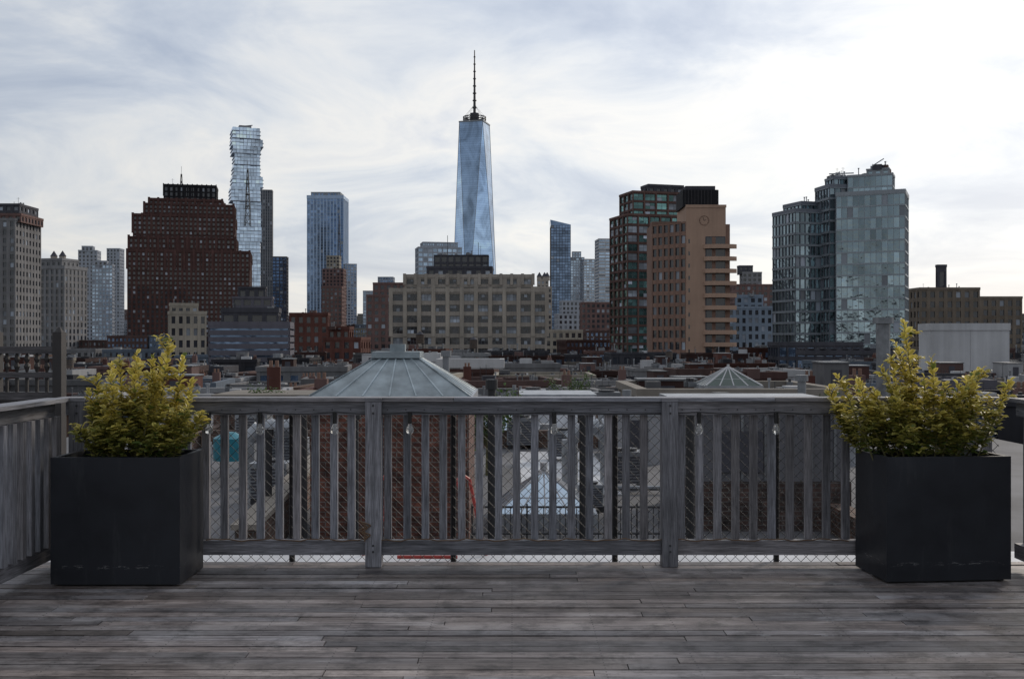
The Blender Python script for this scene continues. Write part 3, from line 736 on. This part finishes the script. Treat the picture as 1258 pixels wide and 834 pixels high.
def shrub(cx, cy, tips, seed, z0=.7, hw=.33):
    rr = random.Random(seed); mb = MB()
    def stem(p0, p1, r, leafy, dens, top):
        n = 9; pts = []
        bend = Vector((rr.uniform(-.05, .05), rr.uniform(-.05, .05), 0)); L = (p1-p0).length
        for k in range(n+1):
            t = k/n; pts.append(p0.lerp(p1, t)+bend*math.sin(math.pi*t)*L*1.5)
        for k in range(n): mb.tube(pts[k], pts[k+1], r*(1-k/n*.7), STM, n=5, r2=r*(1-(k+1)/n*.7), caps=False)
        q = int(L*dens); tone = rr.uniform(-.15, .2)
        for k in range(q):
            t = leafy+(1-leafy)*(k/q); f = t*n; i = min(int(f), n-1); p = pts[i].lerp(pts[i+1], f-i)
            ax = (pts[i+1]-pts[i]).normalized()
            an = k*2.4+rr.uniform(-.5, .5); o = Vector((math.cos(an), math.sin(an), 0))
            lift = .25+.9*t*t if top else .35
            d = o*1.0+ax*lift+Vector((0, 0, rr.uniform(-.25, .25)))
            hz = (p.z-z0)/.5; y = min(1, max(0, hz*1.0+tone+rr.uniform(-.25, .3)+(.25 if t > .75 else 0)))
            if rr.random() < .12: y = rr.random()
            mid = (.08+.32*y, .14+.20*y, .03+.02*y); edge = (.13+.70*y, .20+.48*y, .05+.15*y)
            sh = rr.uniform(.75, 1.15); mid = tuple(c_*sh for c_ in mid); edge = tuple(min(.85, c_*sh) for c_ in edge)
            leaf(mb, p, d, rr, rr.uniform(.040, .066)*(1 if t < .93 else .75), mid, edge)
        return pts
    for (x, y, h) in tips:
        root = Vector((max(-hw, min(hw, x*.55+rr.uniform(-.05, .05))), max(-.17, min(.17, y*.6)), z0))
        tip = Vector((x, y, z0+h)); pts = stem(root, tip, .006, .12, 85, True)
        for k in range(2, 9):
            for _ in range(2 if k < 7 else 1):
                if rr.random() < .22 or (k > 6 and rr.random() < .4): continue
                p = pts[k]; an = rr.uniform(0, 6.28); l = rr.uniform(.07, .17)*(1.25-k/12)
                stem(p, p+Vector((math.cos(an)*l*.8, math.sin(an)*l*.7, l*rr.uniform(.3, 1.0))), .003, .12, 120, False)
    return mb.build('variegated_shrub', (cx, cy, 0))
s = 6.6/F
def tipl(c0, lst, rng):
    return [((u-c0)*s, rng.uniform(-.2, .2), (563-v)*s+.04) for u, v in lst]
q = random.Random(5)
Lt = tipl(150, [(99, 480), (94, 502), (104, 462), (119, 448), (134, 438), (150, 434), (143, 458), (160, 450), (170, 470), (118, 482), (181, 456), (192, 436), (203, 424), (211, 414), (217, 438), (228, 466), (240, 486), (249, 505), (228, 505), (186, 484), (150, 482), (130, 504), (205, 484), (104, 522), (168, 502), (148, 520), (200, 520), (240, 522), (120, 525)], q)
shrub(wx(152, 6.55), 6.6, Lt, 11)
Rt = tipl(1130, [(1018, 460), (1026, 478), (1036, 500), (1046, 464), (1058, 476), (1072, 478), (1085, 450), (1090, 476), (1105, 438), (1113, 394), (1111, 420), (1119, 440), (1128, 464), (1138, 440), (1150, 470), (1165, 470), (1178, 460), (1192, 456), (1208, 454), (1222, 466), (1206, 490), (1188, 492), (1100, 492), (1130, 492), (1064, 502), (1160, 500), (1216, 508), (1056, 520), (1095, 522), (1140, 520), (1180, 522)], q)
shrub(wx(1134, 6.65), 6.68, Rt, 12)

# ------------------------------------------------------------ near rooftops
WR = m_plain('white_roof_coating', (.58, .59, .62), .6, 0, .4, 1.2)
BR = m_brick('red_brick', (.19, .068, .046), (.085, .034, .028), (.18, .155, .14))
BRd = m_brick('dark_brick', (.085, .05, .042), (.045, .03, .028), (.11, .10, .095))
BRb = m_brick('brown_brick', (.17, .09, .065), (.10, .06, .045), (.18, .165, .15))
ZR = -1.6
mb = MB(); mb.box(-4.5, 4.8, 1.2, 8.6, GROUND, -.26, W['grey']); mb.box(-4.5, 4.8, 7.05, 8.598, -.2595, -.24, WR)
mb.build('host_building')
mb = MB(); mb.box(-14, 15, 8.9, 46, GROUND, ZR, BRb)
mb.poly([(-14, 8.9, ZR+.004), (15, 8.9, ZR+.004), (15, 46, ZR+.004), (-14, 46, ZR+.004)], W['roof'])
for (xa, xb, ya, yb) in ((.2, 2.2, 21, 29), (1.3, 4.6, 33, 37), (-3.6, -2.2, 20, 26)):
    mb.poly([(xa, ya, ZR+.008), (xb, ya, ZR+.008), (xb, yb, ZR+.008), (xa, yb, ZR+.008)], WR)
for x in (-9, 5.2): mb.box(x-.15, x+.15, 9, 46, ZR+.01, ZR+.45, BRb)
mb.box(-14, 15, 45.6, 45.95, ZR+.01, ZR+.5, BRb)
for (ya, yb) in ((30, 30.2), (38, 38.2)): mb.box(-8.8, 5.0, ya, yb, ZR+.01, ZR+.5, BRb)
mb.frame(0, 32, 0)
for (x_, y_) in [(R.uniform(-9, 8), R.uniform(-12, 12)) for _ in range(55)]:
    if y_ < -2 and -4 < x_ < -.2: continue
    t = R.random(); q = R.uniform(.3, 1)
    if t < .4: mb.tube((x_, y_, ZR), (x_, y_, ZR+R.uniform(.5, 1.4)), R.uniform(.04, .09), W['galv'], (q, q, q))
    elif t < .7: mb.box(x_-.25, x_+.25, y_-.25, y_+.25, ZR+.01, ZR+R.uniform(.3, .7), R.choice([W['galv'], W['grey'], W['dgrey'], WR]), (q, q, q))
    else: mb.path([(x_, y_, ZR+.12), (x_+R.uniform(.5, 2), y_, ZR+.12), (x_+2.1, y_+1.5, ZR+.12)], .05, W['galv'], (q, q, q))
mb.frame()
mb.build('neighbouring_building')
D = 16; x0, x1 = wx(381, D), wx(576, D); mb = MB(); w = (x1-x0)/2
mb.box(-w, w, 0, 2.4, ZR-.5, wz(497, D), BR)
mb.box(-w-.06, w+.06, -.06, 2.46, wz(497, D), wz(487, D), W['galv'])
zt, zb = wz(441, D), wz(487, D); tw = (wx(508, D)-wx(452, D))/2; my = 1.2
B4 = [(-w-.02, -.04), (w+.02, -.04), (w+.02, 2.44), (-w-.02, 2.44)]; T4 = [(-tw, my-.3), (tw, my-.3), (tw, my+.3), (-tw, my+.3)]
SM = m_plain('grey_blue_sheet_metal', (.30, .35, .38), .45, .35, .45, 2.5, .1)
for k in range(4):
    j = (k+1) % 4; mb.poly([(*B4[k], zb), (*B4[j], zb), (*T4[j], zt), (*T4[k], zt)], SM)
    n = 6 if k % 2 == 0 else 5
    for q_ in range(n+1):
        t = q_/n; a = (B4[k][0]+(B4[j][0]-B4[k][0])*t, B4[k][1]+(B4[j][1]-B4[k][1])*t, zb); b_ = (T4[k][0]+(T4[j][0]-T4[k][0])*t, T4[k][1]+(T4[j][1]-T4[k][1])*t, zt)
        mb.tube(a, b_, .018, SM, (1.35, 1.35, 1.35), n=5)
mb.box(-tw-.04, tw+.04, my-.36, my+.36, zt, zt+.1, SM, (1.1, 1.1, 1.1)); mb.box(-.12, .12, my-.1, my+.1, zt+.1, zt+.22, SM)
mb.build('brick_bulkhead', ((x0+x1)/2, D, 0))
mb = MB(); mb.box(-.12, .12, 0, 9, ZR-.6, -.95, BRb); mb.box(-.17, .17, 0, 9, -.95, -.88, W['lime'], (.7, .7, .7))
mb.build('brick_parapet', (wx(300, 13.5), 13.5, 0), math.radians(4))
teal = m_plain('teal_paint', (.015, .18, .24), .4)
mb = MB()
mb.tube((0, 0, .35), (0, 0, .85), .36, teal, n=20); mb.tube((0, 0, .85), (0, 0, .98), .36, teal, n=20, r2=.12)
for a in range(3): mb.tube((.25*math.cos(a*2.1), .25*math.sin(a*2.1), 0), (.25*math.cos(a*2.1), .25*math.sin(a*2.1), .4), .04, W['steel'])
mb.build('teal_water_tank', (wx(282, 24), 24, ZR))
def duct(x, y, L):
    mb = MB(); mb.path([(0, 0, 0), (0, 0, 1.0), (.25, 0, 1.25), (L, 0, 1.25), (L+.2, 0, 1.05), (L+.2, 0, .0)], .17, W['galv'], n=14)
    for k in range(5): mb.tube((.3+k*L/5, 0, 1.25), (.34+k*L/5, 0, 1.25), .195, W['galv'], n=14)
    mb.build('ventilation_duct', (x, y, ZR))
duct(wx(305, 22), 22, .9); duct(wx(960, 26), 26, 1.6); duct(wx(742, 30), 30, 1.4); duct(wx(700, 22), 22, .6)
def ac(x, y, s_=1, z=ZR, tint=1.0):
    mb = MB(); a = .5*s_
    mb.box(-a, a, -a*.8, a*.8, .12, 1.1*s_, W['galv'], (tint,)*3)
    for k in range(9): mb.box(-a*.9, a*.9, -a*.8-.012, -a*.8-.002, .2*s_+k*.09*s_, .245*s_+k*.09*s_, W['dgrey'])
    mb.tube((0, 0, 1.1*s_), (0, 0, 1.18*s_), a*.62, W['steel'], n=18)
    for sx in (-1, 1): mb.box(sx*a*.8-.05, sx*a*.8+.05, -a*.7, a*.7, 0, .12, W['steel'])
    mb.build('rooftop_air_conditioner', (x, y, z))
for u, D_, s_ in ((333, 20, .7), (355, 26, .8), (640, 30, .8), (690, 27, .7), (770, 22, .7), (795, 34, .9), (600, 36, .9), (745, 40, 1.0), (885, 38, 1.0), (655, 42, 1.0), (725, 19, .45), (780, 27, .8), (312, 30, .9)): ac(wx(u, D_), D_, s_, tint=R.uniform(.35, 1.0))
def skylight(name, x, y, w, h, z, gl, curb=.25, dep=None, rib=1.0):
    mb = MB(); d = dep or w; a, b_ = w/2, d/2; fr = W['white']
    mb.box(-a-.05, a+.05, -b_-.05, b_+.05, 0, curb, W['galv'])
    B_ = [(-a, -b_), (a, -b_), (a, b_), (-a, b_)]; tp = (0, 0, curb+h)
    for k in range(4):
        j = (k+1) % 4; A, C = B_[k], B_[j]
        mb.poly([(*A, curb+.002), (*C, curb+.002), tp], gl)
        mb.tube((*A, curb), tp, .022*rib, fr, n=6)
        for t in (.25, .5, .75):
            p = (A[0]+(C[0]-A[0])*t, A[1]+(C[1]-A[1])*t, curb)
            mb.tube(p, tp, .014*rib, fr, n=5)
        mb.tube(tuple(Vector((*A, curb)).lerp(Vector(tp), .35)), tuple(Vector((*C, curb)).lerp(Vector(tp), .35)), .012, fr, n=5)
    mb.tube(tp, (0, 0, curb+h+.12), .06, fr, n=8)
    mb.build(name, (x, y, z))
skylight('glass_skylight', wx(668, 18), 18, 1.6, .62, ZR, G['cwl'])
skylight('glass_skylight', wx(620, 33), 33, 2.2, .7, ZR, G['cwl'])
mb = MB(); D = 47; mb.tier(9, 9, GROUND, wz(486, D), style('lime', bay=3, fl=3.4, hcol=(.6,)*3, vcol=(.6,)*3), .35); mb.clutter(8, 7, wz(486, D), 14, .35); mb.build('low_rise_building', (wx(906, D), D+3.5, 0))
dgl = m_plain('dark_lantern_glass', (.03, .06, .05), .2)
skylight('roof_lantern', wx(906, 46), 48, 2.5, .8, wz(486, D)+.1, dgl, .35, None, 2.4)
D = 17; mb = MB(); w = wx(1046, D)-wx(846, D)
mb.box(0, w, 0, 3, ZR-.3, wz(592, D), BRd); mb.box(.03, w-.03, .05, 3, wz(592, D)+.002, wz(499, D), W['grey'], (.6, .6, .63))
for k in range(7): mb.box(.1+k*w/7, .14+k*w/7, .02, .048, wz(590, D), wz(501, D), W['galv'], (.5, .5, .5))
mb.box(-.05, w+.05, -.05, 3.05, wz(499, D)+.002, wz(495, D), W['galv'])
mb.box(.5, 1.2, .0, .04, wz(580, D), wz(530, D), W['dgrey'])
mb.build('rooftop_machine_room', (wx(846, D), D, 0))
mb = MB(); mb.box(0, 1.1, 0, 3, 0, 1.2, W['white'], (.7, .7, .72)); mb.box(-.05, 1.15, -.05, 3.05, 1.202, 1.28, W['galv']); mb.box(.3, .8, -.03, -.002, .1, 1.1, W['dgrey'])
mb.build('stair_bulkhead', (wx(756, 26), 26, ZR))
mb = MB(); mb.box(0, 2.6, 0, 3, 0, 1.1, WR); mb.box(-.05, 2.65, -.05, 3.05, 1.102, 1.16, W['galv']); mb.build('stair_bulkhead', (wx(640, 37), 37, ZR))
mb = MB(); mb.box(0, 4, 0, 3, 0, 1.3, BRb); mb.box(-.05, 4.05, -.05, 3.05, 1.302, 1.36, W['lime'], (.6, .6, .6)); mb.build('stair_bulkhead', (wx(262, 33), 33, ZR))
mb = MB(); x0, x1 = wx(580, 16), wx(850, 16)
for z in (.15, .55): mb.tube((x0, 0, z), (x1, 0, z), .018, W['steel'], n=6)
n = 40
for k in range(n+1): mb.tube((x0+(x1-x0)*k/n, 0, 0), (x0+(x1-x0)*k/n, 0, .6 if k % 5 == 0 else .55), .014 if k % 5 == 0 else .007, W['steel'], n=5)
mb.build('iron_roof_railing', (0, 16, ZR))
for u, D_, h, r in ((1085, 55, 3.9, .36), (436, 13, 2.1, .05), (604, 14.5, 2.4, .055), (716, 15, 1.9, .05), (848, 12, 2.3, .05), (372, 14, 2.2, .06), (548, 30, 2.6, .1), (985, 30, 1.9, .12), (330, 16, 1.6, .05), (770, 24, 1.8, .07), (635, 21, 1.2, .06)):
    mb = MB(); mb.tube((0, 0, 0), (0, 0, h), r, W['galv'] if D_ > 16 else W['steel'], (.6, .6, .6), n=14); mb.tube((0, 0, h), (0, 0, h+.1+r*.6), r*1.5, W['galv'] if D_ > 16 else W['steel'], (.6, .6, .6), n=14); mb.build('vent_pipe', (wx(u, D_), D_, ZR))
redm = m_plain('red_paint', (.42, .045, .035), .45)
mb = MB(); D = 8.2
for (ua, ub, uc) in ((478, 466, 440), (560, 576, 597)):
    path = [((ua*.6+ub*.4), 640), ((ua*.6+ub*.4), 605), (ua, 592), ((ua+ub)/2, 586), (ub, 592), (ub+(uc-ub)*.3, 625), (ub+(uc-ub)*.6, 660), (uc, 692)]
    mb.path([(wx(u, D), .25*k/7, wz(v, D)) for k, (u, v) in enumerate(path)], .013, redm, n=8)
mb.tube((wx(488, D), .0, wz(684, D)), (wx(562, D), .0, wz(684, D)), .014, redm)
mb.build('red_roof_ladder', (0, D, 0))
def tree(x, y, z, h, seed):
    rr = random.Random(seed); mb = MB()
    mb.tube((0, 0, 0), (0, .05, h*.5), .07, STM, r2=.045)
    for k in range(14):
        a = rr.uniform(0, 6.28); l = rr.uniform(.3, .55)*h; p0 = Vector((0, .03, h*rr.uniform(.25, .5))); p1 = p0+Vector((math.cos(a)*l*.55, math.sin(a)*l*.5, l*.75))
        mb.tube(p0, p1, .025, STM, n=5, r2=.008)
        for _ in range(80):
            t = rr.uniform(.35, 1.1); p = p0.lerp(p1, t)+Vector((rr.gauss(0, .13), rr.gauss(0, .13), rr.gauss(0, .12)))
            k_ = rr.uniform(.6, 1.4); leaf(mb, p, Vector((rr.uniform(-1, 1), rr.uniform(-1, 1), rr.uniform(-.6, .6))), rr, .11, (.05*k_, .09*k_, .025*k_), (.07*k_, .12*k_, .03*k_))
    mb.build('potted_tree', (x, y, z))
tree(wx(600, 24), 24, ZR, 2.2, 1); tree(wx(330, 34), 34, ZR, 1.8, 2); tree(wx(1010, 28), 28, ZR, 2.0, 3); tree(wx(700, 50), 50, -3.2, 3.4, 4)

# upper neighbour balustrade at the left
mb = MB(); D = 9.5; xa, xb = wx(-120, D), wx(76, D)
dw = m_plain('dark_stained_wood', (.03, .026, .026), .6, 0, .3, 4)
for v, h in ((428, .045), (459, .035), (484, .05)): mb.box(xa, xb, -.04, .04, wz(v, D)-h, wz(v, D)+h*.4, RW, (.32, .30, .29), grain=0)
n = 16
for k in range(n):
    x = xa+(xb-xa)*(k+.5)/n; z0, z1 = wz(459, D)+.014, wz(428, D)-.045; h = z1-z0
    prof = [(0, .012), (.15, .018), (.3, .028), (.45, .018), (.5, .012), (.55, .018), (.7, .028), (.85, .018), (1, .012)]
    for (a, ra), (c_, rb) in zip(prof, prof[1:]): mb.tube((x, 0, z0+a*h), (x, 0, z0+c_*h), ra, dw, n=8, r2=rb, caps=False)
    mb.box(x-.012, x+.012, -.012, .012, wz(484, D)+.02, wz(459, D)-.035, dw)
for u in (73, -5):
    x = wx(u, D); mb.box(x-.04, x+.04, -.055, .055, -2, wz(408, D), dw); mb.tube((x, 0, wz(408, D)), (x, 0, wz(402, D)), .045, dw, r2=.01)
mb.box(xa, xb, -.03, .03, -2, wz(488, D), dw)
mb.build('turned_balustrade', (0, D, 0))

# ------------------------------------------------------------ world
az, el = math.radians(38), math.radians(24)
S = Vector((math.sin(az)*math.cos(el), math.cos(az)*math.cos(el), math.sin(el)))
w = bpy.data.worlds.new('World'); sc.world = w; w.use_nodes = True; nt = w.node_tree
bg = nt.nodes['Background']; bg.inputs['Strength'].default_value = .1
sky = N(nt, 'ShaderNodeTexSky'); sky.sky_type = 'NISHITA'; sky.sun_disc = False; sky.sun_elevation = el; sky.sun_rotation = az
tc = N(nt, 'ShaderNodeTexCoord').outputs['Generated']
sep = N(nt, 'ShaderNodeSeparateXYZ'); nt.links.new(tc, sep.inputs[0])
def M(op, a, b_=None, cl=False):
    n = nt.nodes.new('ShaderNodeMath'); n.operation = op; n.use_clamp = cl
    for i, v in enumerate((a, b_)):
        if v is None: continue
        if hasattr(v, 'is_output'): nt.links.new(v, n.inputs[i])
        else: n.inputs[i].default_value = v
    return n.outputs[0]
zc = M('ADD', M('MAXIMUM', sep.outputs[2], 0.0), .22)
cb = N(nt, 'ShaderNodeCombineXYZ'); nt.links.new(M('DIVIDE', sep.outputs[0], zc), cb.inputs[0]); nt.links.new(M('DIVIDE', sep.outputs[1], zc), cb.inputs[1])
cb.inputs[2].default_value = 1.7
n1 = noise(nt, cb.outputs[0], 2.0, 9, .58, .5); n2 = noise(nt, cb.outputs[0], .7, 3, .5, .2)
nn = M('ADD', M('MULTIPLY', n1, .6), M('MULTIPLY', n2, .4))
cloud = ramp(nt, nn, [(.40, (5.0, 5.7, 7.0)), (.47, (6.4, 7.0, 8.0)), (.53, (8.2, 8.5, 8.9)), (.59, (9.6, 9.5, 9.3)), (.68, (7.2, 7.6, 8.4))])
dt = N(nt, 'ShaderNodeVectorMath'); dt.operation = 'DOT_PRODUCT'; nt.links.new(tc, dt.inputs[0]); dt.inputs[1].default_value = S
dd = M('MAXIMUM', dt.outputs['Value'], 0.0)
br = M('ADD', M('MULTIPLY', dd, .42), .64)
brc = N(nt, 'ShaderNodeCombineXYZ')
for i in range(3): nt.links.new(br, brc.inputs[i])
cl = mixc(nt, 1, cloud, brc.outputs[0], 'MULTIPLY')
hz = M('POWER', M('SUBTRACT', 1.0, M('ABSOLUTE', sep.outputs[2]), True), 11.0)
hcol = mixc(nt, 1, (9.4, 9.0, 8.5), brc.outputs[0], 'MULTIPLY')
cl = mixc(nt, M('MULTIPLY', hz, .6), cl, hcol)
glow = M('POWER', dd, 7.0); gl = N(nt, 'ShaderNodeCombineXYZ')
for i, k in enumerate((2.3, 2.1, 1.8)): nt.links.new(M('MULTIPLY', glow, k), gl.inputs[i])
cl = mixc(nt, 1, cl, gl.outputs[0], 'ADD')
fin = mixc(nt, .10, cl, sky.outputs[0])
nt.links.new(fin, bg.inputs['Color'])
ld = bpy.data.lights.new('sun', 'SUN'); ld.energy = 1.5; ld.angle = math.radians(10); ld.color = (1, .88, .74)
lo = bpy.data.objects.new('sun', ld); sc.collection.objects.link(lo); lo.rotation_euler = S.to_track_quat('Z', 'Y').to_euler()

cam = bpy.data.cameras.new('camera'); cam.lens = 36*F/1258; cam.sensor_width = 36; cam.clip_end = 20000; cam.clip_start = .05
co = bpy.data.objects.new('camera', cam); sc.collection.objects.link(co); co.location = (0, 0, CAMZ); co.rotation_euler = (math.radians(90), 0, 0); sc.camera = co
print('faces', sum(len(m.polygons) for m in bpy.data.meshes))
